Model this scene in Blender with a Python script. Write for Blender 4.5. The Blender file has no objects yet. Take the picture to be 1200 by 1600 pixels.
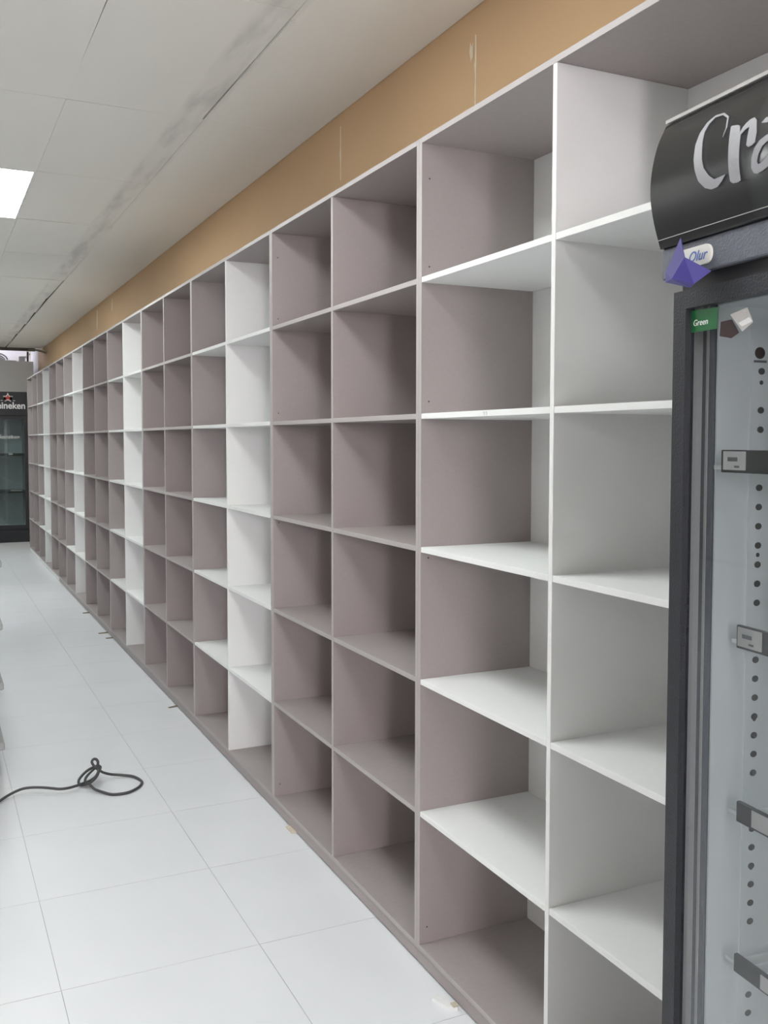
import bpy, bmesh, math, random
from mathutils import Vector, Matrix
from mathutils.geometry import tessellate_polygon
random.seed(7)
scene = bpy.context.scene
COL = scene.collection

# ------------------------------------------------------------------ camera
CAM_LOC = Vector((-1.32, 0.0, 1.594))
YAW, PITCH, ROLL = math.radians(25.503), math.radians(-2.930), math.radians(0.076)
fwd = Vector((math.sin(YAW)*math.cos(PITCH), math.cos(YAW)*math.cos(PITCH), math.sin(PITCH)))
rgt = Vector((math.cos(YAW), -math.sin(YAW), 0.0))
upv = rgt.cross(fwd)
r2 = rgt*math.cos(ROLL) + upv*math.sin(ROLL)
u2 = upv*math.cos(ROLL) - rgt*math.sin(ROLL)
cam_data = bpy.data.cameras.new('camera')
cam_data.sensor_fit = 'VERTICAL'
cam_data.sensor_height = 36.0
cam_data.lens = 1497.57/1600.0*36.0
cam_data.shift_y = -(800.0-765.34)/1600.0
cam_data.clip_start = 0.05
cam = bpy.data.objects.new('camera', cam_data)
cam.matrix_world = Matrix(((r2.x, u2.x, -fwd.x, CAM_LOC.x), (r2.y, u2.y, -fwd.y, CAM_LOC.y),
                           (r2.z, u2.z, -fwd.z, CAM_LOC.z), (0, 0, 0, 1)))
COL.objects.link(cam)
scene.camera = cam

# ------------------------------------------------------------------ world and exposure
world = bpy.data.worlds.new('world')
scene.world = world
world.use_nodes = True
world.node_tree.nodes['Background'].inputs[0].default_value = (0.80, 0.86, 0.90, 1)
world.node_tree.nodes['Background'].inputs[1].default_value = 0.25
vs = scene.view_settings
vs.view_transform = 'Standard'
vs.look = 'None'
vs.gamma = 1.0
vs.use_curve_mapping = False
vs.exposure = 0.46
PANEL_STRENGTH = 12.0
PANEL_COLOR = (0.96, 1.0, 0.98)

# ------------------------------------------------------------------ materials
def new_mat(name):
    m = bpy.data.materials.new(name); m.use_nodes = True
    nt = m.node_tree
    return m, nt, nt.nodes['Principled BSDF']

def N(nt, kind, **kw):
    n = nt.nodes.new(kind)
    for k, v in kw.items():
        setattr(n, k, v)
    return n

def surf(name, col, rough=0.5, var=0.06, scale=8.0, bump=0.0, bscale=300.0, metal=0.0, stretch=None, spec=0.5):
    """painted / laminated surface: noise-varied colour and fine relief"""
    m, nt, b = new_mat(name)
    tc = N(nt, 'ShaderNodeNewGeometry')
    mp = N(nt, 'ShaderNodeMapping')
    nt.links.new(tc.outputs['Position'], mp.inputs['Vector'])
    if stretch: mp.inputs['Scale'].default_value = stretch
    ns = N(nt, 'ShaderNodeTexNoise'); ns.inputs['Scale'].default_value = scale; ns.inputs['Detail'].default_value = 5
    nt.links.new(mp.outputs[0], ns.inputs['Vector'])
    mix = N(nt, 'ShaderNodeMix', data_type='RGBA')
    mix.inputs[6].default_value = tuple(c*(1-var) for c in col)+(1,)
    mix.inputs[7].default_value = tuple(min(1, c*(1+var)) for c in col)+(1,)
    nt.links.new(ns.outputs['Fac'], mix.inputs[0])
    nt.links.new(mix.outputs[2], b.inputs['Base Color'])
    b.inputs['Roughness'].default_value = rough
    b.inputs['Metallic'].default_value = metal
    b.inputs['Specular IOR Level'].default_value = spec
    if bump:
        n2 = N(nt, 'ShaderNodeTexNoise'); n2.inputs['Scale'].default_value = bscale; n2.inputs['Detail'].default_value = 2
        nt.links.new(mp.outputs[0], n2.inputs['Vector'])
        bp = N(nt, 'ShaderNodeBump'); bp.inputs['Strength'].default_value = bump; bp.inputs['Distance'].default_value = 0.002
        nt.links.new(n2.outputs['Fac'], bp.inputs['Height'])
        nt.links.new(bp.outputs[0], b.inputs['Normal'])
    return m

def emit(name, col, strength):
    m, nt, b = new_mat(name)
    b.inputs['Base Color'].default_value = (0.9, 0.9, 0.9, 1)
    b.inputs['Emission Color'].default_value = tuple(col)+(1,)
    b.inputs['Emission Strength'].default_value = strength
    return m

def glass(name, tint, refl=0.9):
    m = bpy.data.materials.new(name); m.use_nodes = True
    nt = m.node_tree
    for n in list(nt.nodes): nt.nodes.remove(n)
    out = N(nt, 'ShaderNodeOutputMaterial')
    tr = N(nt, 'ShaderNodeBsdfTransparent'); tr.inputs[0].default_value = tuple(tint)+(1,)
    gl = N(nt, 'ShaderNodeBsdfGlossy'); gl.inputs['Roughness'].default_value = 0.02
    gl.inputs[0].default_value = (refl, refl, refl, 1)
    lw = N(nt, 'ShaderNodeLayerWeight'); lw.inputs['Blend'].default_value = 0.5
    pw_ = N(nt, 'ShaderNodeMath', operation='POWER'); pw_.inputs[1].default_value = 5.0
    nt.links.new(lw.outputs['Facing'], pw_.inputs[0])
    fr = N(nt, 'ShaderNodeMath', operation='MULTIPLY_ADD'); fr.inputs[1].default_value = 0.95; fr.inputs[2].default_value = 0.045
    nt.links.new(pw_.outputs[0], fr.inputs[0])
    mx = N(nt, 'ShaderNodeMixShader')
    nt.links.new(fr.outputs[0], mx.inputs[0]); nt.links.new(tr.outputs[0], mx.inputs[1])
    nt.links.new(gl.outputs[0], mx.inputs[2]); nt.links.new(mx.outputs[0], out.inputs[0])
    return m

def laminate(name, col, var):
    """board laminate with a faint woven linen grain"""
    m, nt, b = new_mat(name)
    g = N(nt, 'ShaderNodeNewGeometry')
    w1 = N(nt, 'ShaderNodeMapping'); w1.inputs['Scale'].default_value = (60, 60, 420)
    w2 = N(nt, 'ShaderNodeMapping'); w2.inputs['Scale'].default_value = (420, 420, 60)
    n1 = N(nt, 'ShaderNodeTexNoise'); n1.inputs['Scale'].default_value = 1; n1.inputs['Detail'].default_value = 1
    n2 = N(nt, 'ShaderNodeTexNoise'); n2.inputs['Scale'].default_value = 1; n2.inputs['Detail'].default_value = 1
    nt.links.new(g.outputs['Position'], w1.inputs[0]); nt.links.new(g.outputs['Position'], w2.inputs[0])
    nt.links.new(w1.outputs[0], n1.inputs['Vector']); nt.links.new(w2.outputs[0], n2.inputs['Vector'])
    ad = N(nt, 'ShaderNodeMath', operation='ADD')
    nt.links.new(n1.outputs['Fac'], ad.inputs[0]); nt.links.new(n2.outputs['Fac'], ad.inputs[1])
    hf = N(nt, 'ShaderNodeMath', operation='MULTIPLY'); hf.inputs[1].default_value = 0.5
    nt.links.new(ad.outputs[0], hf.inputs[0])
    mix = N(nt, 'ShaderNodeMix', data_type='RGBA')
    mix.inputs[6].default_value = tuple(c*(1-var) for c in col)+(1,)
    mix.inputs[7].default_value = tuple(min(1, c*(1+var)) for c in col)+(1,)
    nt.links.new(hf.outputs[0], mix.inputs[0])
    nt.links.new(mix.outputs[2], b.inputs['Base Color'])
    b.inputs['Roughness'].default_value = 0.5
    b.inputs['Specular IOR Level'].default_value = 0.4
    return m

M = {}
M['taupe'] = laminate('taupe_laminate', (0.365, 0.325, 0.320), 0.10)
M['white'] = laminate('white_laminate', (0.82, 0.83, 0.825), 0.03)
M['edge'] = surf('pale_edge_band', (0.42, 0.39, 0.385), 0.45, 0.02)
M['tile'] = surf('porcelain_tile', (0.785, 0.805, 0.84), 0.32, 0.035, 3.0)
M['grout'] = surf('grout', (0.50, 0.51, 0.50), 0.9, 0.25, 5.0)
M['wallpaint'] = surf('ochre_wall_paint', (0.58, 0.395, 0.225), 0.7, 0.10, 1.6, 0.15, 60)
M['plainwall'] = surf('pale_wall_paint', (0.66, 0.63, 0.58), 0.8, 0.05, 2.0)
M['whitewall'] = surf('white_back_wall_paint', (0.84, 0.83, 0.86), 0.7, 0.03)
M['plaster'] = surf('pale_plaster', (0.72, 0.66, 0.52), 0.9, 0.2, 40)
M['void'] = surf('ceiling_void', (0.10, 0.095, 0.09), 0.95, 0.2)
M['dark'] = surf('dark_coated_steel', (0.020, 0.022, 0.028), 0.5, 0.25, 60, 0.5, 350)
M['hammer'] = surf('grey_hammered_steel', (0.125, 0.137, 0.168), 0.5, 0.2, 90, 0.5, 300)
M['black'] = surf('black_plastic', (0.012, 0.012, 0.013), 0.45, 0.1)
M['canopy'] = surf('black_canopy_film', (0.008, 0.009, 0.011), 0.24, 0.1, 6, spec=0.65)
M['silver'] = surf('silver_lettering', (0.34, 0.345, 0.37), 0.5, 0.08, 30)
M['liner'] = surf('white_fridge_liner', (0.80, 0.83, 0.83), 0.4, 0.03)
M['gasket'] = surf('grey_gasket', (0.55, 0.54, 0.53), 0.7, 0.08, 120)
M['rail'] = surf('dark_label_rail', (0.035, 0.037, 0.04), 0.4, 0.1)
M['hole'] = surf('dark_hole', (0.06, 0.065, 0.065), 0.9, 0.1)
M['ticket'] = surf('grey_paper_ticket', (0.55, 0.53, 0.52), 0.8, 0.08, 40)
M['print'] = surf('dark_print', (0.14, 0.14, 0.15), 0.8, 0.2, 60)
M['greenlab'] = surf('green_label', (0.015, 0.13, 0.04), 0.3, 0.2, 30)
M['whiteprint'] = surf('white_print', (0.85, 0.86, 0.86), 0.6, 0.03)
M['maroon'] = surf('maroon_label', (0.035, 0.014, 0.016), 0.4, 0.15, 40)
M['blueprint'] = surf('blue_print', (0.12, 0.20, 0.50), 0.6, 0.1)
M['badge'] = surf('white_badge', (0.83, 0.84, 0.78), 0.3, 0.02)
M['card'] = surf('violet_blue_card', (0.055, 0.046, 0.25), 0.5, 0.06, 30)
M['redstar'] = surf('red_star', (0.45, 0.045, 0.04), 0.5, 0.1)
M['glass'] = glass('fridge_glass', (0.87, 0.89, 0.90))
M['glassdark'] = glass('smoked_glass', (0.90, 0.93, 0.93))
M['greyliner'] = surf('grey_fridge_liner', (0.66, 0.70, 0.71), 0.5, 0.05)
M['coldpanel'] = surf('grey_insulated_panel', (0.66, 0.68, 0.67), 0.3, 0.06, 1.5)
M['cable'] = surf('black_rubber', (0.060, 0.060, 0.064), 0.5, 0.15, 40)
M['galv'] = surf('galvanised_steel', (0.55, 0.56, 0.58), 0.4, 0.1, 12, metal=0.4)
M['wood'] = surf('wood_shim', (0.56, 0.50, 0.40), 0.8, 0.2, 60)
M['darkwood'] = surf('dark_wood_shim', (0.20, 0.17, 0.125), 0.8, 0.2, 60)
M['clear'] = surf('pale_plastic_bit', (0.85, 0.86, 0.86), 0.15, 0.05, 60)
M['gondola'] = surf('cream_shelf_steel', (0.40, 0.41, 0.41), 0.45, 0.04)
M['pencil'] = surf('pencil_mark', (0.30, 0.31, 0.33), 0.9, 0.1)
M['panel'] = emit('lit_diffuser', PANEL_COLOR, PANEL_STRENGTH)
M['daylight'] = emit('bright_daylight_pane', (1.0, 0.90, 0.95), 54.0)
M['tube'] = emit('lit_tube', (0.92, 0.90, 1.0), 70.0)

def ceiling_mat():
    """off-white ceiling board with grey grime smeared along the seam and yellowed patches"""
    m, nt, b = new_mat('ceiling_board')
    g = N(nt, 'ShaderNodeNewGeometry')
    sp = N(nt, 'ShaderNodeSeparateXYZ'); nt.links.new(g.outputs['Position'], sp.inputs[0])
    ns = N(nt, 'ShaderNodeTexNoise'); ns.inputs['Scale'].default_value = 0.9; ns.inputs['Detail'].default_value = 4
    nt.links.new(g.outputs['Position'], ns.inputs['Vector'])
    base = N(nt, 'ShaderNodeMix', data_type='RGBA')
    base.inputs[6].default_value = (0.88, 0.865, 0.80, 1); base.inputs[7].default_value = (0.92, 0.915, 0.875, 1)
    nt.links.new(ns.outputs['Fac'], base.inputs[0])
    # distance from the grimy strip centred on x = -0.19
    a = N(nt, 'ShaderNodeMath', operation='ADD'); a.inputs[1].default_value = 0.19
    nt.links.new(sp.outputs['X'], a.inputs[0])
    ab = N(nt, 'ShaderNodeMath', operation='ABSOLUTE'); nt.links.new(a.outputs[0], ab.inputs[0])
    mr = N(nt, 'ShaderNodeMapRange'); mr.inputs[1].default_value = 0.055; mr.inputs[2].default_value = 0.085
    mr.inputs[3].default_value = 1; mr.inputs[4].default_value = 0
    nt.links.new(ab.outputs[0], mr.inputs[0])
    mp = N(nt, 'ShaderNodeMapping'); mp.inputs['Scale'].default_value = (9, 1.6, 1)
    nt.links.new(g.outputs['Position'], mp.inputs[0])
    n2 = N(nt, 'ShaderNodeTexNoise'); n2.inputs['Scale'].default_value = 1.3; n2.inputs['Detail'].default_value = 6
    nt.links.new(mp.outputs[0], n2.inputs['Vector'])
    m2 = N(nt, 'ShaderNodeMapRange'); m2.inputs[1].default_value = 0.46; m2.inputs[2].default_value = 0.70
    m2.inputs[3].default_value = 0.14; m2.inputs[4].default_value = 0.72
    nt.links.new(n2.outputs['Fac'], m2.inputs[0])
    mu = N(nt, 'ShaderNodeMath', operation='MULTIPLY')
    nt.links.new(mr.outputs[0], mu.inputs[0]); nt.links.new(m2.outputs[0], mu.inputs[1])
    mx = N(nt, 'ShaderNodeMix', data_type='RGBA')
    mx.inputs[7].default_value = (0.60, 0.595, 0.58, 1)
    nt.links.new(mu.outputs[0], mx.inputs[0]); nt.links.new(base.outputs[2], mx.inputs[6])
    nt.links.new(mx.outputs[2], b.inputs['Base Color'])
    b.inputs['Roughness'].default_value = 0.75
    return m
M['ceil'] = ceiling_mat()

# ------------------------------------------------------------------ mesh helpers
def box_data(lo, hi, bev=0.0):
    bm = bmesh.new()
    add_box(bm, lo, hi)
    if bev:
        bmesh.ops.bevel(bm, geom=bm.edges[:], offset=bev, segments=1, affect='EDGES')
    me = bpy.data.meshes.new('box'); bm.to_mesh(me); bm.free()
    return me

def add_box(bm, lo, hi):
    x0, y0, z0 = lo; x1, y1, z1 = hi
    v = [bm.verts.new(p) for p in ((x0, y0, z0), (x1, y0, z0), (x1, y1, z0), (x0, y1, z0),
                                   (x0, y0, z1), (x1, y0, z1), (x1, y1, z1), (x0, y1, z1))]
    for f in ((0, 3, 2, 1), (4, 5, 6, 7), (0, 1, 5, 4), (1, 2, 6, 5), (2, 3, 7, 6), (3, 0, 4, 7)):
        bm.faces.new([v[i] for i in f])

def link(name, me, mat, parent=None, loc=(0, 0, 0)):
    if mat is not None and not me.materials:
        me.materials.append(M[mat] if isinstance(mat, str) else mat)
    o = bpy.data.objects.new(name, me)
    o.location = loc
    COL.objects.link(o)
    if parent: o.parent = parent
    return o

def box(name, lo, hi, mat, parent=None, bev=0.0):
    """a box whose origin is its lower centre"""
    c = ((lo[0]+hi[0])/2, (lo[1]+hi[1])/2, lo[2])
    me = box_data([lo[i]-c[i] for i in range(3)], [hi[i]-c[i] for i in range(3)], bev)
    return link(name, me, mat, parent, c)

def boxes(name, lst, mat, parent=None):
    bm = bmesh.new()
    for lo, hi in lst: add_box(bm, lo, hi)
    me = bpy.data.meshes.new(name); bm.to_mesh(me); bm.free()
    return link(name, me, mat, parent)

def tube(name, pts, r, mat, parent=None, seg=8, closed=False, smooth=True, catmull=0):
    P = [Vector(p) for p in pts]
    if catmull:
        Q = []
        n = len(P)
        for i in range(n-1):
            a, b_, c, d = P[max(i-1, 0)], P[i], P[i+1], P[min(i+2, n-1)]
            for k in range(catmull):
                t = k/catmull
                Q.append(0.5*((2*b_)+(c-a)*t+(2*a-5*b_+4*c-d)*t*t+(3*b_-a-3*c+d)*t**3))
        Q.append(P[-1]); P = Q
    bm = bmesh.new(); rings = []
    up = Vector((0, 0, 1)); prev = None
    n = len(P)
    for i, p in enumerate(P):
        t = (P[(i+1) % n]-P[i-1]) if closed else (P[min(i+1, n-1)]-P[max(i-1, 0)])
        if t.length < 1e-9: t = Vector((0, 1, 0))
        t.normalize()
        if prev is None:
            a = t.cross(up)
            if a.length < 1e-3: a = t.cross(Vector((1, 0, 0)))
        else:
            a = prev-t*prev.dot(t)
        a.normalize(); prev = a; b_ = t.cross(a)
        rings.append([bm.verts.new(p+a*r*math.cos(2*math.pi*k/seg)+b_*r*math.sin(2*math.pi*k/seg)) for k in range(seg)])
    m = n if closed else n-1
    for i in range(m):
        A, B = rings[i], rings[(i+1) % n]
        for k in range(seg):
            bm.faces.new((A[k], A[(k+1) % seg], B[(k+1) % seg], B[k]))
    if not closed:
        bm.faces.new(rings[0][::-1]); bm.faces.new(rings[-1])
    bmesh.ops.recalc_face_normals(bm, faces=bm.faces)
    if smooth:
        for f in bm.faces: f.smooth = True
    me = bpy.data.meshes.new(name); bm.to_mesh(me); bm.free()
    return link(name, me, mat, parent)

def prism(name, poly, y0, y1, mat, parent=None, axes='xz', smooth=False):
    """extrude a 2-D outline (u, v) along the third axis from y0 to y1"""
    def pt(u, v, w):
        return {'xz': (u, w, v), 'yz': (w, u, v), 'xy': (u, v, w)}[axes]
    bm = bmesh.new()
    A = [bm.verts.new(pt(u, v, y0)) for u, v in poly]
    B = [bm.verts.new(pt(u, v, y1)) for u, v in poly]
    fa = bm.faces.new(A); fb = bm.faces.new(B[::-1])
    n = len(poly)
    for i in range(n):
        f = bm.faces.new((A[i], B[i], B[(i+1) % n], A[(i+1) % n]))
        f.smooth = smooth
    bmesh.ops.triangulate(bm, faces=[fa, fb])
    bmesh.ops.recalc_face_normals(bm, faces=bm.faces)
    me = bpy.data.meshes.new(name); bm.to_mesh(me); bm.free()
    return link(name, me, mat, parent)

def disc(name, c, r, d, axis, mat, parent=None, seg=12, rz=None):
    pts = []
    rz = rz or r
    for k in range(seg):
        a = 2*math.pi*k/seg
        pts.append((c[0]+r*math.cos(a), c[1]+rz*math.sin(a)))
    return prism(name, pts, d[0], d[1], mat, parent, axis)

def text(name, body, size, mat, parent, loc, rot, depth=0.0008, bold=0.0, shear=0.0, align='LEFT', sx=1.0):
    cu = bpy.data.curves.new(name, 'FONT')
    cu.body = body; cu.size = size; cu.extrude = depth; cu.offset = bold; cu.shear = shear; cu.align_x = align
    cu.resolution_u = 4
    t = bpy.data.objects.new(name+'_font', cu)
    COL.objects.link(t)
    bpy.context.view_layer.update()
    dg = bpy.context.evaluated_depsgraph_get()
    me = bpy.data.meshes.new_from_object(t.evaluated_get(dg))
    me.name = name
    bpy.data.objects.remove(t); bpy.data.curves.remove(cu)
    me.materials.clear()
    o = link(name, me, mat, parent, loc)
    o.rotation_euler = rot
    o.scale = (sx, 1, 1)
    return o

def tag(o, label, cat, group=None):
    o['label'] = label; o['category'] = cat
    if group: o['group'] = group
    return o

def thing(name, label, cat, loc=(0, 0, 0), rz=0.0, group=None):
    o = bpy.data.objects.new(name, None)
    o.empty_display_size = 0.1
    o.location = loc; o.rotation_euler = (0, 0, rz)
    COL.objects.link(o)
    return tag(o, label, cat, group)

def struct(o):
    o['kind'] = 'structure'
    return o

# ------------------------------------------------------------------ room shell
H = 3.076                       # suspended ceiling
XW = 0.41                       # face of the wall behind the shelving
XL, YB, YC, YF = -7.2, -6.8, 16.5, 19.2
floor = struct(box('floor', (XL, YB, -0.15), (XW+0.25, YF, -0.003), 'grout'))
# floor tiles, 600 mm grid
tx = [0.2-0.6*i for i in range(5)]              # 0.2 ... -2.2
ty = [2.84-0.6*6+0.6*i for i in range(29)]
gap = 0.0022
tile_me = box_data((-0.3+gap/2, -0.3+gap/2, -0.003), (0.3-gap/2, 0.3-gap/2, 0.0))
tile_me.materials.append(M['tile'])
for i in range(4):
    for j in range(28):
        link('floor_tile', tile_me, None, floor, (tx[i]-0.3, ty[j]+0.3, 0.15)).location.z = 0.15
floor_z = floor.location.z
for c in floor.children:
    c.location = (c.location.x-floor.location.x, c.location.y-floor.location.y, -floor.location.z)
cut = boxes('floor_tile_cut', [((0.2+gap/2, ty[j]+gap/2, -0.003), (XW, ty[j+1]-gap/2, 0)) for j in range(28)], 'tile', floor)
rest = []
x = -2.2
while x > XL+0.3:
    for j in range(28): rest.append(((x-0.6+gap/2, ty[j]+gap/2, -0.003), (x-gap/2, ty[j+1]-gap/2, 0)))
    x -= 0.6
for xx in [0.2-0.6*q for q in range(12)]:
    for jj in range(10): rest.append(((xx-0.6+gap/2, ty[0]-0.6*(jj+1)+gap/2, -0.003), (xx-gap/2, ty[0]-0.6*jj-gap/2, 0)))
rs = boxes('floor_tile_field', rest, 'tile', floor)
for o in (cut, rs):
    o['kind'] = 'stuff'
    o.location = (-floor.location.x, -floor.location.y, -floor.location.z)

# suspended ceiling
ceiling = struct(box('ceiling', (XL, YB, H+0.10), (XW+0.25, YC, H+0.16), 'void'))
def under(o, p):
    o.location = Vector(o.location)-p.location
    return o
cx = [XW, -0.13, -0.74, -1.35, -1.96, -2.57, -3.18]
cy = [3.19+1.242*k for k in range(-8, 11)]
cy[-1] = 15.61
cy.append(YC)
LIGHTS = [(-1.35, 5.674+3.726*k) for k in (0, -1, 1, 2, -2)]
def is_light(x0, y0):
    return any(abs(x0-a) < 0.05 and abs(y0-b) < 0.08 for a, b in LIGHTS)
for i in range(6):
    x1, x0 = cx[i], cx[i+1]
    for j in range(len(cy)-1):
        y0, y1 = cy[j], cy[j+1]
        if is_light(x0, y0): continue
        g1 = 0.0004 if i != 1 else 0.0010
        g2 = random.choice((0.0004, 0.0006, 0.0012, 0.0018)) if i > 0 else 0.0005
        if i == 1 and y0 > 4: g2 = 0.0042
        rx = 0.0; shift = 0.0
        if i == 0: shift = 0.0025
        if i == 1:                                   # the column whose edge has slipped along the grimy seam
            if 9.3 < y0 < 9.6: shift, rx = 0.012, 0.008
            if y0 > 10.5: shift, rx = 0.016, random.choice((-0.012, 0.012))
            if 3.0 < y0 < 3.4: shift, rx = 0.005, 0.006
        hx, hy = (x1-x0)/2-g1, (y1-y0)/2-g2
        me = box_data((-hx, -hy, 0), (hx-shift, hy, 0.012))
        me.materials.append(M['ceil'])
        o = link('ceiling_tile', me, None, ceiling, ((x0+x1)/2, (y0+y1)/2, H+random.uniform(0, 0.002)))
        o.rotation_euler = (random.uniform(-.0008, .0008), 0, rx)
        under(o, ceiling)
rest = []
x = -3.18
while x-0.61 > XL:
    for j in range(len(cy)-1):
        rest.append(((x-0.61+.0015, cy[j]+.0015, H), (x-.0015, cy[j+1]-.0015, H+0.012)))
    x -= 0.61
# leave holes for the far lamp rows
FARL = [(-3.18-0.61*2, 5.674+3.726*k) for k in (-2, 0, 2)]
rest = [b for b in rest if not any(abs(b[0][0]-a) < .05 and abs(b[0][1]-c) < .08 for a, c in FARL)]
o = under(boxes('ceiling_tile_field', rest, 'ceil', ceiling), ceiling); o['kind'] = 'stuff'
# second loose strip beside the seam (a slipped batten)
o = under(box('seam_batten', (-0.128, 3.26, H-0.004), (-0.104, 3.86, H-0.0005), 'ceil', ceiling), ceiling)
o.rotation_euler.z = 0.004
# edge board where the ceiling stops short of the back area
fas = struct(box('trim_1', (XL, YC, H-0.045), (0.30, YC+0.05, H+0.16), 'void'))
tr2 = struct(tube('trim_2', [(0.20, 16.42, 3.05), (0.30, 16.2, 3.025), (0.375, 15.75, 2.955)], 0.018, 'darkwood', None, 6))

# walls
wall_r = struct(box('wall_right', (XW+0.012, YB, 0), (XW+0.25, YF, H+0.9), 'plainwall'))
seams = [2.90+1.19*k for k in range(-8, 14)]
for a, b in zip(seams[:-1], seams[1:]):
    if a > YF: break
    b = min(b, YF)
    o = box('wall_board', (XW, a+0.0004, 0), (XW+0.012, b-0.0004, H+(0.02 if b < YC+1 else 0.8)), 'wallpaint' if a < 16.5 else 'whitewall', wall_r)
    under(o, wall_r)
def chip(y, pts, d=0.0005):
    o = prism('filler_patch', [(y+a, b) for a, b in pts], XW-d, XW+0.0005, 'plaster', wall_r, 'yz')
    o.location = -wall_r.location
chip(2.90, [(-.003, 2.985), (.003, 2.985), (.004, 2.90), (.010, 2.885), (.003, 2.85), (.006, 2.79), (.002, 2.72), (.005, 2.64), (.001, 2.56), (-.003, 2.60), (-.004, 2.70), (-.002, 2.80), (-.004, 2.90)])
chip(2.93, [(-.012, 2.965), (-.004, 2.95), (.006, 2.972), (.012, 2.94), (.002, 2.905), (-.010, 2.92)])
chip(4.09, [(-.004, 3.02), (.004, 3.02), (.005, 2.93), (.009, 2.90), (.004, 2.86), (.003, 2.78), (-.003, 2.78), (-.004, 2.9)])
chip(10.04, [(-.03, 3.03), (.02, 3.01), (.03, 2.9), (-.02, 2.93)])
chip(10.97, [(-.04, 3.02), (.03, 3.03), (.06, 2.86), (.02, 2.80), (-.01, 2.9)])
wall_l = struct(box('wall_left', (XL-0.2, YB, 0), (XL, YF, H+0.9), 'plainwall'))
wall_b = struct(box('wall_back', (XL-0.2, YB-0.2, 0), (XW+0.25, YB, H+0.9), 'plainwall'))
wall_f = struct(box('wall_far', (XL-0.2, YF, 0), (XW+0.25, YF+0.2, H+0.9), 'whitewall'))
hi_c = struct(box('ceiling', (XL, YC+0.05, H+0.75), (XW+0.25, YF, H+0.8), 'plainwall'))

# bright window in the wall behind the camera
win = struct(box('window_1', (-3.45, YB+0.001, 1.45), (-2.80, YB+0.02, 2.95), 'daylight'))
boxes('window_frame', [((-0.375, -0.005, -0.05), (0.375, 0.03, 0.0)), ((-0.375, -0.005, 1.50), (0.375, 0.03, 1.55)),
                       ((-0.375, -0.005, 0.0), (-0.325, 0.03, 1.50)), ((0.325, -0.005, 0.0), (0.375, 0.03, 1.50))], 'whiteprint', win)

# ceiling lamps
def lamp(x0, y0, label, n=None):
    t = thing('ceiling_light', label, 'ceiling light', (x0+0.305, y0+0.621, H), 0, 'rectangular ceiling light panels')
    hx, hy = 0.303, 0.619
    boxes('frame', [((-hx, -hy, -0.004), (hx, -hy+0.012, 0.03)), ((-hx, hy-0.012, -0.004), (hx, hy, 0.03)),
                    ((-hx, -hy+0.012, -0.004), (-hx+0.012, hy-0.012, 0.03)), ((hx-0.012, -hy+0.012, -0.004), (hx, hy-0.012, 0.03))], 'whiteprint', t)
    box('diffuser', (-hx+0.012, -hy+0.012, 0.0), (hx-0.012, hy-0.012, 0.006), 'panel', t)
    box('housing', (-hx+0.012, -hy+0.012, 0.008), (hx-0.012, hy-0.012, 0.03), 'galv', t)
for k, (a, b) in enumerate(LIGHTS):
    lamp(a, b, ['glowing white rectangular light panel in the ceiling at the left edge',
                'white ceiling light panel nearer the camera than the one in view',
                'white ceiling light panel next beyond the one at the left edge',
                'white ceiling light panel nearest the far dark fridge',
                'white ceiling light panel behind the camera'][k])
for k, (a, b) in enumerate(FARL):
    lamp(a, b, 'white ceiling light panel over the neighbouring aisle, number %s from the camera end' % ('one', 'two', 'three')[k])

# ------------------------------------------------------------------ shelving units
T = 0.016
PITCH_Y = 0.67254
Y1 = 2.5304
ZS = [2.0654, 1.6664, 1.2707, 0.8729, 0.4699]
ZTOP = 2.4678+T/2
ZB0, ZB1 = 0.048, 0.064
DEP = 0.398
W = 2*PITCH_Y-0.001
def bx(lo, hi): return box_data(lo, hi, 0.0007)
def band(me):
    """paler edge banding on the front edge of a taupe board"""
    me.materials.append(M['edge'])
    for p in me.polygons:
        if p.normal.x < -0.5: p.material_index = 1
me_side = {}; me_shelf = {}; me_div = {}
inner = (W-3*T)/2
for c in ('taupe', 'white'):
    me_side[c] = bx((0, -T/2, 0), (DEP, T/2, ZTOP-ZB1-0.0002)); me_side[c].materials.append(M[c])
    me_div[c] = bx((0, -T/2, 0), (DEP-0.008, T/2, ZTOP-T-ZB1-0.0006)); me_div[c].materials.append(M[c])
    me_shelf[c] = bx((0.0008, -inner/2+0.0004, -T/2), (DEP-0.009, inner/2-0.0004, T/2)); me_shelf[c].materials.append(M[c])
me_top = bx((0, -W/2+T+0.0003, -T), (DEP, W/2-T-0.0003, 0)); me_top.materials.append(M['taupe'])
me_bot = bx((0, -W/2, 0), (DEP, W/2, ZB1-ZB0)); me_bot.materials.append(M['taupe'])
for m_ in (me_side['taupe'], me_div['taupe'], me_shelf['taupe'], me_top, me_bot): band(m_)
me_back = {}
for c in ('taupe', 'white'):
    me_back[c] = box_data((DEP-0.007, -W/2+T+.0005, ZB1+.0005), (DEP-0.001, W/2-T-.0005, ZTOP-T-.0005)); me_back[c].materials.append(M[c])
UNIT_LABELS = [
 'shelving unit with white shelves and white divider right beside the near glass-door fridge',
 'all-taupe shelving unit next to the white-shelved one by the near fridge',
 'white-shelved unit, second white one counted from the near fridge',
 'all-taupe shelving unit, second taupe one counted from the near fridge',
 'white-shelved unit, third white one counted from the near fridge',
 'all-taupe shelving unit, third taupe one counted from the near fridge',
 'white-shelved unit, fourth white one counted from the near fridge',
 'all-taupe shelving unit, fourth taupe one, third from the far end',
 'white-shelved unit, farthest white one, second from the far end',
 'all-taupe shelving unit at the far end beside the dark fridge']
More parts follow.
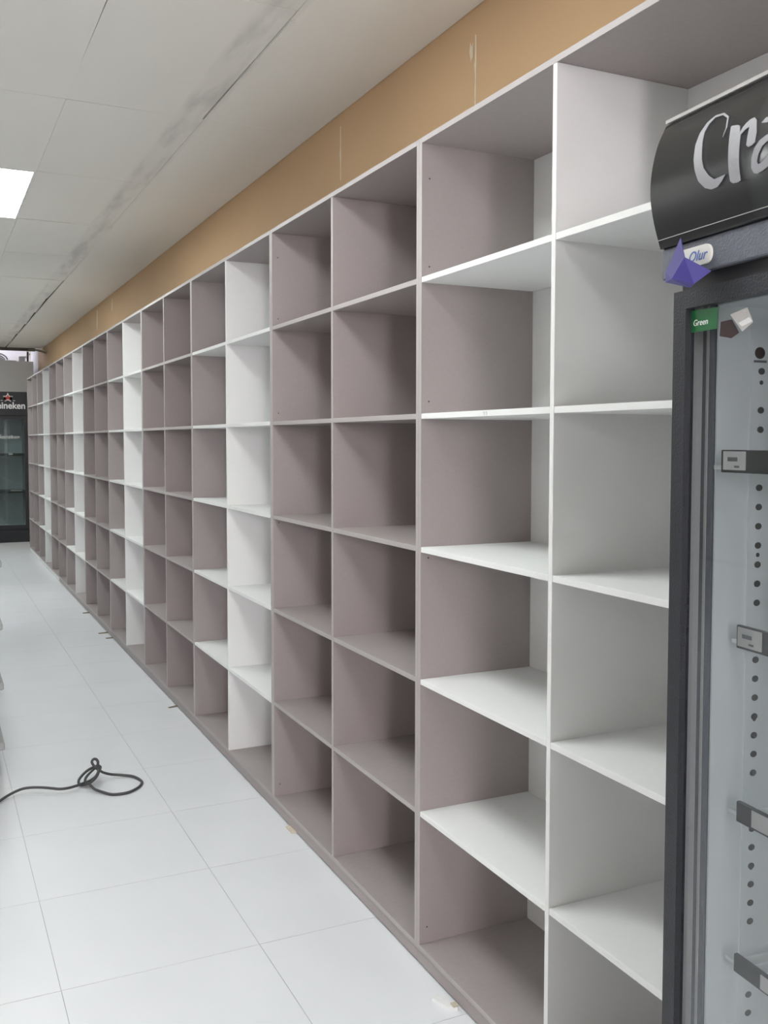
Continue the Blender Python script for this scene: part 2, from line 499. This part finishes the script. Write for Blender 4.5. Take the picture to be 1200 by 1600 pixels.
for k in range(10):
    white = (k % 2 == 0)
    c = 'white' if white else 'taupe'
    ylo = Y1+(2*k-2)*PITCH_Y
    ym = ylo+PITCH_Y
    t = thing('shelving_unit', UNIT_LABELS[k], 'shelving', (0, ym, 0), 0, 'built-in shelving units along the wall')
    sides = []
    for s in (-1, 1):
        sides.append(link('side_panel', me_side['taupe'], None, t, (0, s*(W/2-T/2), ZB1+0.0001)))
    dv = link('divider', me_div[c], None, t, (0, 0, ZB1+0.0003))
    link('top_panel', me_top, None, t, (0, 0, ZTOP))
    link('bottom_panel', me_bot, None, t, (0, 0, ZB0))
    link('back_panel', me_back[c], None, t)
    shelves = []
    for s in (-1, 1):
        for z in ZS:
            shelves.append(link('shelf', me_shelf[c], None, t, (0, s*(inner/2+T/2), z)))
    pm = 'white' if k >= 8 else 'taupe'
    if k == 7:
        box('plinth', (0.004, -W/2, 0.007), (0.02, 0.02, ZB0-0.0003), 'taupe', t)
        box('plinth', (0.004, 0.022, 0.007), (0.02, W/2, ZB0-0.0003), 'white', t)
    else:
        box('plinth', (0.004, -W/2, 0.007), (0.02, W/2, ZB0-0.0003), pm, t)
    box('base_rail', (0.36, -W/2+0.01, 0.0), (0.376, W/2-0.01, ZB0-0.0003), 'taupe', t)
    if k in (0, 1):
        # small screw holes near the front of the panels that face the camera
        for z in (2.36, 2.105, 1.71, 1.245, 0.115):
            disc('screw_hole', (0.026, z-ZB1), 0.0026, (-T/2-0.0004, -T/2+0.0002), 'xz', 'hole', sides[1], 8)
    if k == 0:
        # pencilled mark on the edge of the second shelf down
        sh = shelves[6]
        for dy, rr in ((0.0, 0.0042), (-0.012, 0.0042)):
            ring = [(0.0003, -0.03+dy+rr*0.7*math.cos(a*math.pi/6), rr*math.sin(a*math.pi/6)) for a in range(11)]
            tube('pencil_mark', ring, 0.0005, 'pencil', sh, 4)

# ------------------------------------------------------------------ near glass-door fridge
FR = math.atan2(-0.99588, -0.09063)
fr = thing('display_fridge', 'dark glass-door drinks fridge with curved black lettered canopy at the right edge', 'fridge', (-0.30, 1.125, 0), FR)
# local axes: x along the front from the far edge, y into the fridge, z up
FW, FD = 0.60, 0.56
# cabinet shell: dark outside walls, white liner
zc0, zc1 = 0.10, 1.835
boxes('cabinet', [((0.0, 0.05, zc0), (0.034, FD, zc1)), ((FW-0.034, 0.05, zc0), (FW, FD, zc1)),
                  ((0.034, FD-0.03, zc0), (FW-0.034, FD, zc1)), ((0.034, 0.05, zc0), (FW-0.034, FD-0.03, 0.16)),
                  ((0.034, 0.05, 1.80), (FW-0.034, FD-0.03, zc1))], 'dark', fr)
lin = boxes('liner', [((0.034, 0.052, 0.16), (0.037, FD-0.03, 1.80)), ((FW-0.037, 0.052, 0.16), (FW-0.034, FD-0.03, 1.80)),
                ((0.037, FD-0.034, 0.16), (FW-0.037, FD-0.03, 1.80)), ((0.037, 0.052, 0.16), (FW-0.037, FD-0.034, 0.164)),
                ((0.037, 0.052, 1.796), (FW-0.037, FD-0.034, 1.80))], 'liner', fr)
# shelf standard with punched holes on the far side wall
for side in (0, 1):
    x0, x1 = (0.0372, 0.0400) if side == 0 else (FW-0.0400, FW-0.0372)
    st = box('shelf_standard', (x0, 0.112, 0.25), (x1, 0.150, 1.765), 'liner', fr)
    if side == 0:
        z = 1.700; k = 0
        while z > 0.28:
            if k != 1 and abs(z-1.565) > 0.03 and abs(z-1.30) > 0.03 and abs(z-1.04) > 0.03 and abs(z-0.81) > 0.03:
                disc('hole', (0.0, z-0.25), 0.0062, (0.0012, 0.0019), 'yz', 'hole', st, 10, 0.0052)
            z -= 0.0295; k += 1
        for zz in (1.683, 1.42, 1.165, 0.93):
            disc('screw', (0.0, zz-0.25), 0.0035, (0.0012, 0.0019), 'yz', 'hole', st, 8)
        disc('oval_label', (-0.004, 1.7275-0.25), 0.0095, (0.0012, 0.0022), 'yz', 'maroon', st, 18, 0.009)
        prism('oval_label_caption', [(-0.015, 1.4630), (0.009, 1.4630), (0.009, 1.4665), (-0.015, 1.4665)], 0.0012, 0.0020, 'print', st, 'yz')
# wire shelves with label rails and paper tickets
def fshelf(z0, z1, y, x0, tick):
    s = boxes('wire_shelf', [((0.045, y+0.006, z0+0.004), (FW-0.045, y+0.012, z0+0.010)),
                             ((0.045, FD-0.06, z0+0.004), (FW-0.045, FD-0.054, z0+0.010))] +
              [((0.06+0.024*i, y+0.012, z0+0.006), (0.0635+0.024*i, FD-0.06, z0+0.0095)) for i in range(20)], 'liner', fr)
    ra = box('label_rail', (x0, y-0.002, z0), (FW-0.06, y+0.0055, z1), 'rail', s, 0.001)
    a, b = tick
    tk = box('price_ticket', (a, y-0.0032, z0+0.004), (b, y-0.0022, z1-0.002), 'ticket', s)
    return s, a, b
for (z0, z1, y, x0, tick, pr) in ((1.5487, 1.5815, 0.036, 0.0695, (0.0758, 0.122), 1),
                              (1.2857, 1.3203, 0.075, 0.0640, (0.068, 0.118), 1),
                              (1.0240, 1.0550, 0.075, 0.0710, (0.105, 0.150), 0),
                              (0.7933, 0.8208, 0.075, 0.0722, (0.13, 0.17), 0),
                              (0.53, 0.558, 0.075, 0.0722, (0.13, 0.17), 0)):
    s, a, b = fshelf(z0, z1, y, x0, tick)
    if pr:
        zc = (z0+z1)/2
        boxes('ticket_print', [((a+0.010, y-0.0037, zc), (a+0.030, y-0.0033, zc+0.006)), ((a+0.024, y-0.0037, zc-0.009), (a+0.034, y-0.0033, zc-0.006))], 'print', s)
# door: frame, glass, gasket
zd0, zd1 = 0.135, 1.8166
dr = boxes('door', [((-0.001, 0.0, zd0), (0.0275, 0.016, zd1)), ((FW-0.0275, 0.0, zd0), (FW, 0.016, zd1)),
                    ((0.0275, 0.0, zd1-0.027), (FW-0.0275, 0.016, zd1)), ((0.0275, 0.0, zd0), (FW-0.0275, 0.016, zd0+0.06))], 'dark', fr)
box('pane', (0.0277, 0.011, zd0+0.0602), (FW-0.0277, 0.0155, zd1-0.0272), 'glass', dr)
boxes('gasket', [((-0.0005, 0.030, zd0+0.01), (0.0085, 0.048, zd1-0.008)), ((FW-0.0085, 0.030, zd0+0.01), (FW-0.0005, 0.048, zd1-0.008)),
                 ((0.0085, 0.030, zd1-0.02), (FW-0.0085, 0.048, zd1-0.008)), ((0.0085, 0.030, zd0+0.01), (FW-0.0085, 0.048, zd0+0.03))], 'gasket', dr)
boxes('front_rim', [((0.009, 0.0470, 0.16), (0.0345, 0.0498, 1.80)), ((FW-0.0345, 0.0470, 0.16), (FW-0.009, 0.0498, 1.80))], 'hammer', fr)
boxes('rim_bead', [((0.019, 0.0455, 0.16), (0.024, 0.0468, 1.80))], 'gasket', fr)
hd = tube('handle', [(FW-0.014, 0.0, 0.9), (FW-0.014, -0.035, 0.92), (FW-0.014, -0.035, 1.25), (FW-0.014, 0.0, 1.27)], 0.009, 'black', dr, 8)
# labels stuck on the pane
g = prism('green_label', [(0.0277, 1.7546), (0.0845, 1.7545), (0.0866, 1.7849), (0.0277, 1.7869)], 0.0098, 0.0106, 'greenlab', dr)
text('green_label_lettering', 'Green', 0.0128, 'whiteprint', dr, (0.0325, 0.0095, 1.7635), (math.pi/2, 0, 0), 0.0002, 0.0, 0.15)
prism('maroon_label', [(0.0928, 1.7632), (0.1151, 1.7640), (0.1302, 1.7441), (0.115, 1.738), (0.0908, 1.7431)], 0.0098, 0.0106, 'maroon', dr)
prism('crumpled_ticket', [(0.1124, 1.7710), (0.1458, 1.7767), (0.1580, 1.7558), (0.1373, 1.7450)], 0.0096, 0.0104, 'gasket', dr)
prism('crumpled_ticket_patch', [(0.1298, 1.7573), (0.1508, 1.7631), (0.1568, 1.7567), (0.1371, 1.7516)], 0.0090, 0.0095, 'whiteprint', dr)
# header strip, gap and canopy
box('header_panel', (-0.031, 0.0, 1.8395), (FW+0.03, FD, 1.8862), 'hammer', fr, 0.002)
box('door_gap', (0.004, 0.012, 1.8175), (FW-0.004, 0.05, 1.8390), 'black', fr)
# smoother front curve by interpolation
def cat(P, k=4):
    out = []
    for i in range(len(P)-1):
        a, b_, c, d = P[max(i-1, 0)], P[i], P[i+1], P[min(i+2, len(P)-1)]
        for q in range(k):
            s = q/k
            out.append(tuple(0.5*((2*b_[j])+(c[j]-a[j])*s+(2*a[j]-5*b_[j]+4*c[j]-d[j])*s*s+(3*b_[j]-a[j]-3*c[j]+d[j])*s**3) for j in (0, 1)))
    return out+[P[-1]]
front = [(-0.0042, 1.8864), (-0.0166, 1.9240), (-0.0238, 1.9618), (-0.0220, 2.0004), (-0.0125, 2.0397), (0.0030, 2.0720)]
fc = cat(front, 6)
can = prism('canopy', fc+[(FD, 2.072), (FD, 1.8866)], -0.030, FW+0.03, 'canopy', fr, 'yz', smooth=False)
for p in can.data.polygons:
    if abs(p.normal.x) < 0.5 and p.normal.y < -0.2: p.use_smooth = True
boxes('canopy_trim', [((-0.0305, 0.0020, 2.0750), (FW+0.0305, 0.03, 2.0800))], 'gasket', can)
tube('canopy_seam', [(-0.0295, -0.0095, 1.8985), (FW+0.03, -0.0095, 1.8985)], 0.0006, 'gasket', can, 5)
def cany(z):
    for (a, b_), (c, d) in zip(fc[:-1], fc[1:]):
        if b_ <= z <= d: return a+(c-a)*(z-b_)/(d-b_)
    return fc[-1][0]
def letter(poly):
    bm = bmesh.new()
    vs_ = [bm.verts.new((u, 0, z)) for u, z in poly]
    for t3 in tessellate_polygon([[Vector((u, z, 0)) for u, z in poly]]):
        try: bm.faces.new([vs_[q] for q in t3])
        except ValueError: pass
    for it in range(3):
        bmesh.ops.subdivide_edges(bm, edges=bm.edges[:], cuts=1, use_grid_fill=True)
        bmesh.ops.triangulate(bm, faces=bm.faces[:])
    for v in bm.verts: v.co.y = cany(v.co.z)-0.0009
    geo = bmesh.ops.extrude_face_region(bm, geom=bm.faces[:])
    for v in geo['geom']:
        if isinstance(v, bmesh.types.BMVert): v.co.y += 0.0012
    bmesh.ops.recalc_face_normals(bm, faces=bm.faces)
    me = bpy.data.meshes.new('letter'); bm.to_mesh(me); bm.free()
    link('letter', me, 'silver', can)
LC = [(0.1275, 2.0075), (0.1328, 2.0194), (0.1309, 2.0349), (0.1177, 2.0442), (0.0994, 2.0467), (0.0843, 2.0413), (0.0735, 2.0292), (0.0691, 2.0133), (0.0700, 1.9922), (0.0741, 1.9762), (0.0816, 1.9592), (0.094, 1.9471), (0.1063, 1.9423), (0.1188, 1.9427), (0.1287, 1.9483), (0.1366, 1.9548), (0.1216, 1.9541), (0.1143, 1.954), (0.1033, 1.962), (0.0928, 1.9747), (0.0880, 1.9875), (0.0862, 1.999), (0.0838, 2.0140), (0.0838, 2.0270), (0.0895, 2.0370), (0.1000, 2.0432), (0.1165, 2.0414), (0.1285, 2.0335), (0.1308, 2.0194)]
LR = [(0.1415, 2.0171), (0.144, 2.0179), (0.1553, 2.0154), (0.1602, 2.0125), (0.1625, 2.0034), (0.1667, 2.0089), (0.1722, 2.0128), (0.1791, 2.0155), (0.1868, 2.0157), (0.1918, 2.0106), (0.195, 1.994), (0.1933, 1.9814), (0.1881, 1.979), (0.1815, 1.9784), (0.1777, 1.982), (0.1785, 1.9927), (0.1798, 2.0057), (0.1718, 2.0041), (0.1641, 1.9998), (0.1638, 1.9404), (0.158, 1.9391), (0.1491, 1.9402), (0.1448, 1.9438)]
LA = [(0.2206, 1.9856), (0.2123, 1.9843), (0.202, 1.9812), (0.1931, 1.9737), (0.188, 1.962), (0.1862, 1.9502), (0.1898, 1.9431), (0.1947, 1.9411), (0.2038, 1.9421), (0.2148, 1.945), (0.2254, 1.9504), (0.2256, 1.9622), (0.215, 1.9569), (0.2042, 1.9523), (0.1988, 1.9518), (0.1967, 1.9558), (0.1998, 1.9641), (0.2063, 1.9723), (0.2144, 1.976), (0.2217, 1.977)]
LA2 = [(0.2023, 2.0038), (0.2092, 2.0082), (0.2182, 2.0085), (0.2281, 2.0037), (0.2316, 1.9487), (0.2257, 1.9497), (0.2199, 2.0002), (0.2115, 2.0013)]
for L in (LC, LR, LA, LA2): letter(L)
# oval badge on the header
def rrect(x0, x1, z0, z1, r, n=6):
    P = []
    for cx_, cz_, a0 in ((x1-r, z1-r, 0), (x0+r, z1-r, 90), (x0+r, z0+r, 180), (x1-r, z0+r, 270)):
        for k in range(n+1):
            a = math.radians(a0+90*k/n)
            P.append((cx_+r*math.cos(a), cz_+r*math.sin(a)))
    return P
prism('badge', rrect(0.005, 0.086, 1.8480, 1.8755, 0.0125), -0.004, 0.001, 'badge', fr)
text('badge_lettering', 'Olur', 0.021, 'blueprint', fr, (0.036, -0.0044, 1.8545), (math.pi/2, 0, 0), 0.0003, 0.0, 0.35)
# base grille and feet
gb = box('base', (0.01, 0.03, 0.03), (FW-0.01, FD-0.02, 0.0995), 'dark', fr)
for k in range(4):
    box('grille_slat', (0.03, 0.022, 0.040+0.013*k), (FW-0.03, 0.0298, 0.047+0.013*k), 'black', fr)
for x_, y_ in ((0.05, 0.08), (FW-0.05, 0.08), (0.05, FD-0.08), (FW-0.05, FD-0.08)):
    disc('foot', (x_, y_), 0.022, (0.0, 0.0299), 'xy', 'black', fr, 12)

# folded violet card tucked over the fridge door
cv = [(0.0382, -0.020, 1.8889), (0.0185, -0.030, 1.8426), (0.0256, -0.035, 1.8264), (0.0938, -0.055, 1.8490), (0.1063, -0.020, 1.8303), (0.1027, -0.045, 1.8120), (0.0731, -0.060, 1.8227), (0.0877, -0.040, 1.8090)]
bm = bmesh.new()
V_ = [bm.verts.new(p) for p in cv]
for f in ((0, 1, 3), (1, 2, 6, 3), (3, 6, 5), (3, 5, 4), (2, 7, 6), (6, 7, 5)):
    bm.faces.new([V_[i] for i in f])
bmesh.ops.recalc_face_normals(bm, faces=bm.faces)
geo = bmesh.ops.extrude_face_region(bm, geom=bm.faces[:])
for v in geo['geom']:
    if isinstance(v, bmesh.types.BMVert): v.co.y += 0.0012; v.co.z += 0.0004
bmesh.ops.recalc_face_normals(bm, faces=bm.faces)
me = bpy.data.meshes.new('folded_card'); bm.to_mesh(me); bm.free()
card = link('folded_card', me, 'card', None, (-0.30, 1.125, 0))
card.rotation_euler = (0, 0, FR)
tag(card, 'torn folded violet-blue card tucked above the glass door of the near fridge', 'card')

# ------------------------------------------------------------------ far dark fridge
ff = thing('display_fridge', 'tall dark fridge with red star and white lettering at the far end', 'fridge', (-0.167, 15.95, 0), 0)
hw, ht, dp = 0.28, 2.345, 0.62
boxes('cabinet', [((-hw, 0.03, 0.06), (-hw+0.03, dp, ht)), ((hw-0.03, 0.03, 0.06), (hw, dp, ht)), ((-hw+0.03, dp-0.03, 0.06), (hw-0.03, dp, ht)),
                  ((-hw+0.03, 0.03, 0.06), (hw-0.03, dp-0.03, 0.26)), ((-hw+0.03, 0.03, ht-0.40), (hw-0.03, dp-0.03, ht))], 'dark', ff)
boxes('liner', [((-hw+0.03, 0.04, 0.26), (-hw+0.034, dp-0.03, ht-0.40)), ((hw-0.034, 0.04, 0.26), (hw-0.03, dp-0.03, ht-0.40)),
                ((-hw+0.034, dp-0.034, 0.26), (hw-0.034, dp-0.03, ht-0.40)), ((-hw+0.034, 0.04, 0.26), (hw-0.034, dp-0.034, 0.264))], 'greyliner', ff)
box('header_panel', (-hw, 0.0, ht-0.37), (hw, 0.0295, ht), 'dark', ff, 0.003)
fd = boxes('door', [((-hw, 0.0, 0.20), (-hw+0.05, 0.028, ht-0.375)), ((hw-0.05, 0.0, 0.20), (hw, 0.028, ht-0.375)),
               ((-hw+0.05, 0.0, 0.20), (hw-0.05, 0.028, 0.27)), ((-hw+0.05, 0.0, ht-0.43), (hw-0.05, 0.028, ht-0.375))], 'dark', ff)
box('pane', (-hw+0.0502, 0.010, 0.2702), (hw-0.0502, 0.016, ht-0.4302), 'glassdark', fd)
prism('pane_outline', rrect(-hw+0.055, hw-0.055, 0.28, ht-0.44, 0.03), 0.0166, 0.0170, 'glassdark', fd)
text('pane_lettering', 'Heineken', 0.085, 'coldpanel', fd, (0.0, 0.0085, 1.62), (math.pi/2, 0, 0), 0.0006, 0.0, 0, 'CENTER')
box('kick_panel', (-hw, 0.012, 0.0), (hw, 0.05, 0.195), 'dark', ff, 0.003)
box('base', (-hw+0.01, 0.0505, 0.0), (hw-0.01, dp-0.02, 0.0595), 'black', ff)
for zsh, mt in ((1.37, 'rail'), (0.79, 'rail'), (1.08, 'rail')):
    if zsh == 1.08: continue
    sh = box('shelf', (-hw+0.036, 0.06, zsh), (hw-0.036, dp-0.05, zsh+0.015), 'rail', ff)
    box('label_rail', (-hw+0.036, 0.05, zsh-0.02), (hw-0.036, 0.0595, zsh+0.02), 'rail', ff)
box('price_ticket', (0.0, 0.048, 1.365), (0.06, 0.0497, 1.395), 'whiteprint', ff)
box('price_ticket', (0.02, 0.048, 0.80), (0.19, 0.0497, 0.82), 'gasket', ff)
text('lettering', 'Heineken', 0.142, 'whiteprint', ff, (0.0, -0.002, 2.085), (math.pi/2, 0, 0), 0.0008, 0.0035, 0, 'CENTER', 0.93)
def star(r, k=0.42):
    return [((r if i % 2 == 0 else r*k)*math.sin(math.pi*i/5), (r if i % 2 == 0 else r*k)*math.cos(math.pi*i/5)) for i in range(10)]
prism('star_outline', [(a, b_+2.252) for a, b_ in star(0.078, 0.45)], -0.0025, 0.001, 'whiteprint', ff)
prism('star', [(a, b_+2.252) for a, b_ in star(0.057, 0.42)], -0.0040, -0.0026, 'redstar', ff)
boxes('star_dashes', [((-0.105, -0.002, 2.205), (-0.075, 0.001, 2.212)), ((0.075, -0.002, 2.205), (0.105, 0.001, 2.212))], 'whiteprint', ff)

# ------------------------------------------------------------------ cold room and plant behind the far fridge
cr = thing('cold_room', 'grey insulated panel room rising behind the far dark fridge', 'cold room', (-1.5, 16.8, 0), 0)
pw = 1.0
for a, b_ in ((-2.2, -1.2), (-1.2, -0.2), (-0.2, 0.8), (0.8, 1.80)):
    box('wall_panel', (a+0.001, 0, 0), (b_-0.001, 0.06, 2.885), 'coldpanel', cr)
box('roof_panel', (-2.2, 0.061, 2.82), (1.80, 1.6, 2.8845), 'coldpanel', cr)
box('side_wall_panel', (1.74, 0.061, 0), (1.80, 1.6, 2.8195), 'coldpanel', cr)
box('side_wall_panel', (-2.2, 0.061, 0), (-2.14, 1.6, 2.8195), 'coldpanel', cr)
cu_ = thing('condenser_unit', 'pale cooling condenser with round fan guard on top of the grey cold room', 'condenser', (-0.17, 17.2, 2.885), 0)
box('casing', (-0.34, 0.06, 0.0), (0.24, 0.45, 0.045), 'galv', cu_, 0.004)
tube('fan_shroud', [(-0.06+0.165*math.cos(a*math.pi/20), 0.12, 0.0455+0.012+0.10*math.sin(a*math.pi/20)) for a in range(21)], 0.012, 'galv', cu_, 8)
tube('fan_guard_ring', [(-0.06+0.125*math.cos(a*math.pi/20), 0.115, 0.0455+0.006+0.075*math.sin(a*math.pi/20)) for a in range(21)], 0.007, 'rail', cu_, 6)
prism('fan_recess', [(-0.06+0.118*math.cos(a*math.pi/20), 0.047+0.068*math.sin(a*math.pi/20)) for a in range(21)], 0.13, 0.16, 'galv', cu_)
jb = thing('junction_box', 'grey pipe junction box beside the condenser on the cold room', 'junction box', (0.16, 17.2, 2.885), 0)
box('casing', (-0.045, 0.0, 0.0), (0.045, 0.1, 0.115), 'galv', jb, 0.004)
tube('pipe', [(0.05, 0.05, 0.10), (0.085, 0.05, 0.125), (0.13, 0.05, 0.165)], 0.014, 'whiteprint', jb, 8)
tube('pipe', [(0.092, 0.05, 0.0), (0.092, 0.05, 0.2)], 0.016, 'rail', jb, 8)
# fluorescent tube lighting the space above the cold room
tl = thing('tube_light', 'bright tube light above the grey cold room at the far end', 'tube light', (-0.5, 18.5, H+0.70), 0)
tube('tube', [(-0.6, 0, 0), (0.6, 0, 0)], 0.016, 'tube', tl, 10)
box('batten', (-0.65, -0.03, 0.017), (0.65, 0.03, 0.05), 'whiteprint', tl)

# ------------------------------------------------------------------ gondola shelf at the left edge
gd = thing('gondola_shelf', 'cream metal gondola shelving whose shelf corners show at the left edge', 'shelving', (-1.488, 4.75, 0), 0)
GL = 4.0
box('kick_plate', (-0.43, 0.03, 0.0), (0.43, GL-0.01, 0.1448), 'gondola', gd)
box('base_deck', (-0.47, 0.0, 0.145), (0.47, GL, 0.180), 'gondola', gd, 0.004)
for j in range(5):
    box('upright', (-0.02, j*(GL-0.05)/4+0.01, 0.1803), (0.02, j*(GL-0.05)/4+0.04, 1.36), 'gondola', gd)
for j in range(4):
    box('back_panel', (-0.006, j*(GL-0.05)/4+0.045, 0.1803), (0.006, (j+1)*(GL-0.05)/4+0.005, 1.34), 'gondola', gd)
for z in (1.005, 0.712, 0.430):
    for j in range(4):
        for s in (-1, 1):
            a = j*(GL-0.05)/4+(0.0 if j == 0 else 0.03); b_ = (j+1)*(GL-0.05)/4+0.02
            hw_ = 0.471
            if s > 0: box('shelf', (0.022, a, z), (hw_, b_, z+0.032), 'gondola', gd, 0.005)
            else: box('shelf', (-hw_, a, z), (-0.022, b_, z+0.032), 'gondola', gd, 0.005)

# ------------------------------------------------------------------ black cable on the floor
CAB = [(-1.30, 3.72, .0062), (-1.27, 3.95, .0062), (-1.20, 4.15, .0062), (-1.155, 4.30, .008), (-1.116, 4.393, .008), (-1.06, 4.461, .012), (-1.015, 4.5, .02), (-0.971, 4.519, .028), (-0.933, 4.52, .03), (-0.886, 4.501, .03), (-0.845, 4.471, .03), (-0.809, 4.45, .028), (-0.77, 4.456, .025), (-0.733, 4.484, .02), (-0.701, 4.508, .018), (-0.671, 4.518, .022), (-0.645, 4.521, .035), (-0.627, 4.542, .05), (-0.613, 4.571, .06), (-0.62, 4.593, .062), (-0.633, 4.594, .06), (-0.666, 4.589, .05), (-0.698, 4.566, .035), (-0.716, 4.545, .02), (-0.715, 4.521, .01), (-0.699, 4.502, .012), (-0.674, 4.481, .025), (-0.649, 4.49, .04), (-0.633, 4.51, .055), (-0.619, 4.558, .062), (-0.63, 4.577, .062), (-0.663, 4.549, .05), (-0.685, 4.531, .035), (-0.691, 4.515, .02), (-0.679, 4.5, .016), (-0.66, 4.495, .028), (-0.641, 4.507, .045), (-0.627, 4.539, .06), (-0.625, 4.568, .075), (-0.625, 4.569, .09), (-0.632, 4.575, .1), (-0.643, 4.581, .1), (-0.651, 4.578, .088), (-0.642, 4.572, .07), (-0.631, 4.548, .062), (-0.617, 4.549, .05), (-0.598, 4.56, .035), (-0.564, 4.568, .02), (-0.513, 4.557, .012), (-0.471, 4.531, .008), (-0.449, 4.475, .0065), (-0.45, 4.429, .0065), (-0.477, 4.378, .0065), (-0.524, 4.338, .0065), (-0.565, 4.332, .0065), (-0.603, 4.344, .0065), (-0.636, 4.381, .01), (-0.662, 4.409, .016), (-0.675, 4.432, .024), (-0.685, 4.444, .034), (-0.696, 4.466, .026)]
cb = tube('power_cable', CAB, 0.0062, 'cable', None, 8, False, True, 4)
tag(cb, 'thin black cable tied in a loose loop on the pale floor', 'cable')

# ------------------------------------------------------------------ bits along the plinth
def shim(x, y, l, w, h, rz, mat, label):
    bm = bmesh.new()
    v = [bm.verts.new(p) for p in ((-l/2, -w/2, 0), (l/2, -w/2, 0), (l/2, w/2, 0), (-l/2, w/2, 0), (-l/2, -w/2, h*0.5), (l/2, -w/2, h), (l/2, w/2, h*0.9), (-l/2, w/2, h*0.45))]
    for f in ((0, 3, 2, 1), (4, 5, 6, 7), (0, 1, 5, 4), (1, 2, 6, 5), (2, 3, 7, 6), (3, 0, 4, 7)): bm.faces.new([v[i] for i in f])
    me = bpy.data.meshes.new('shim'); bm.to_mesh(me); bm.free()
    o = link('shim', me, mat, None, (x, y, 0)); o.rotation_euler.z = rz
    tag(o, label, 'shim', 'small shims under the plinth')
shim(-0.004, 3.64, 0.02, 0.075, 0.0066, 0.0, 'wood', 'pale wooden shim under the plinth of the taupe unit nearest the camera')
shim(-0.020, 5.655, 0.055, 0.02, 0.006, 0.2, 'darkwood', 'small dark shim poking out below the second white-shelved unit')
shim(-0.018, 8.10, 0.10, 0.03, 0.007, 0.1, 'darkwood', 'dark shim below the third white-shelved unit, larger of its pair')
shim(-0.012, 7.87, 0.07, 0.03, 0.006, 0.0, 'darkwood', 'dark shim below the third white-shelved unit, smaller of its pair')
shim(-0.018, 9.12, 0.06, 0.04, 0.006, 0.0, 'darkwood', 'dark shim below the third taupe unit counted from the near fridge')
pb = [(-0.052, 2.335), (-0.030, 2.345), (-0.018, 2.318), (-0.020, 2.300), (-0.006, 2.283), (-0.010, 2.262), (-0.030, 2.272), (-0.042, 2.300)]
o = prism('plastic_fitting', [(a+0.026, b_-2.30) for a, b_ in pb], 0.0, 0.010, 'clear', None, 'xy')
o.location = (-0.026, 2.30, 0)
sc = box('rusty_tab', (0.004, -0.036, 0.0102), (0.020, -0.018, 0.016), 'wood', o)
tag(o, 'small torn white plastic fitting on the floor against the nearest plinth', 'fitting')
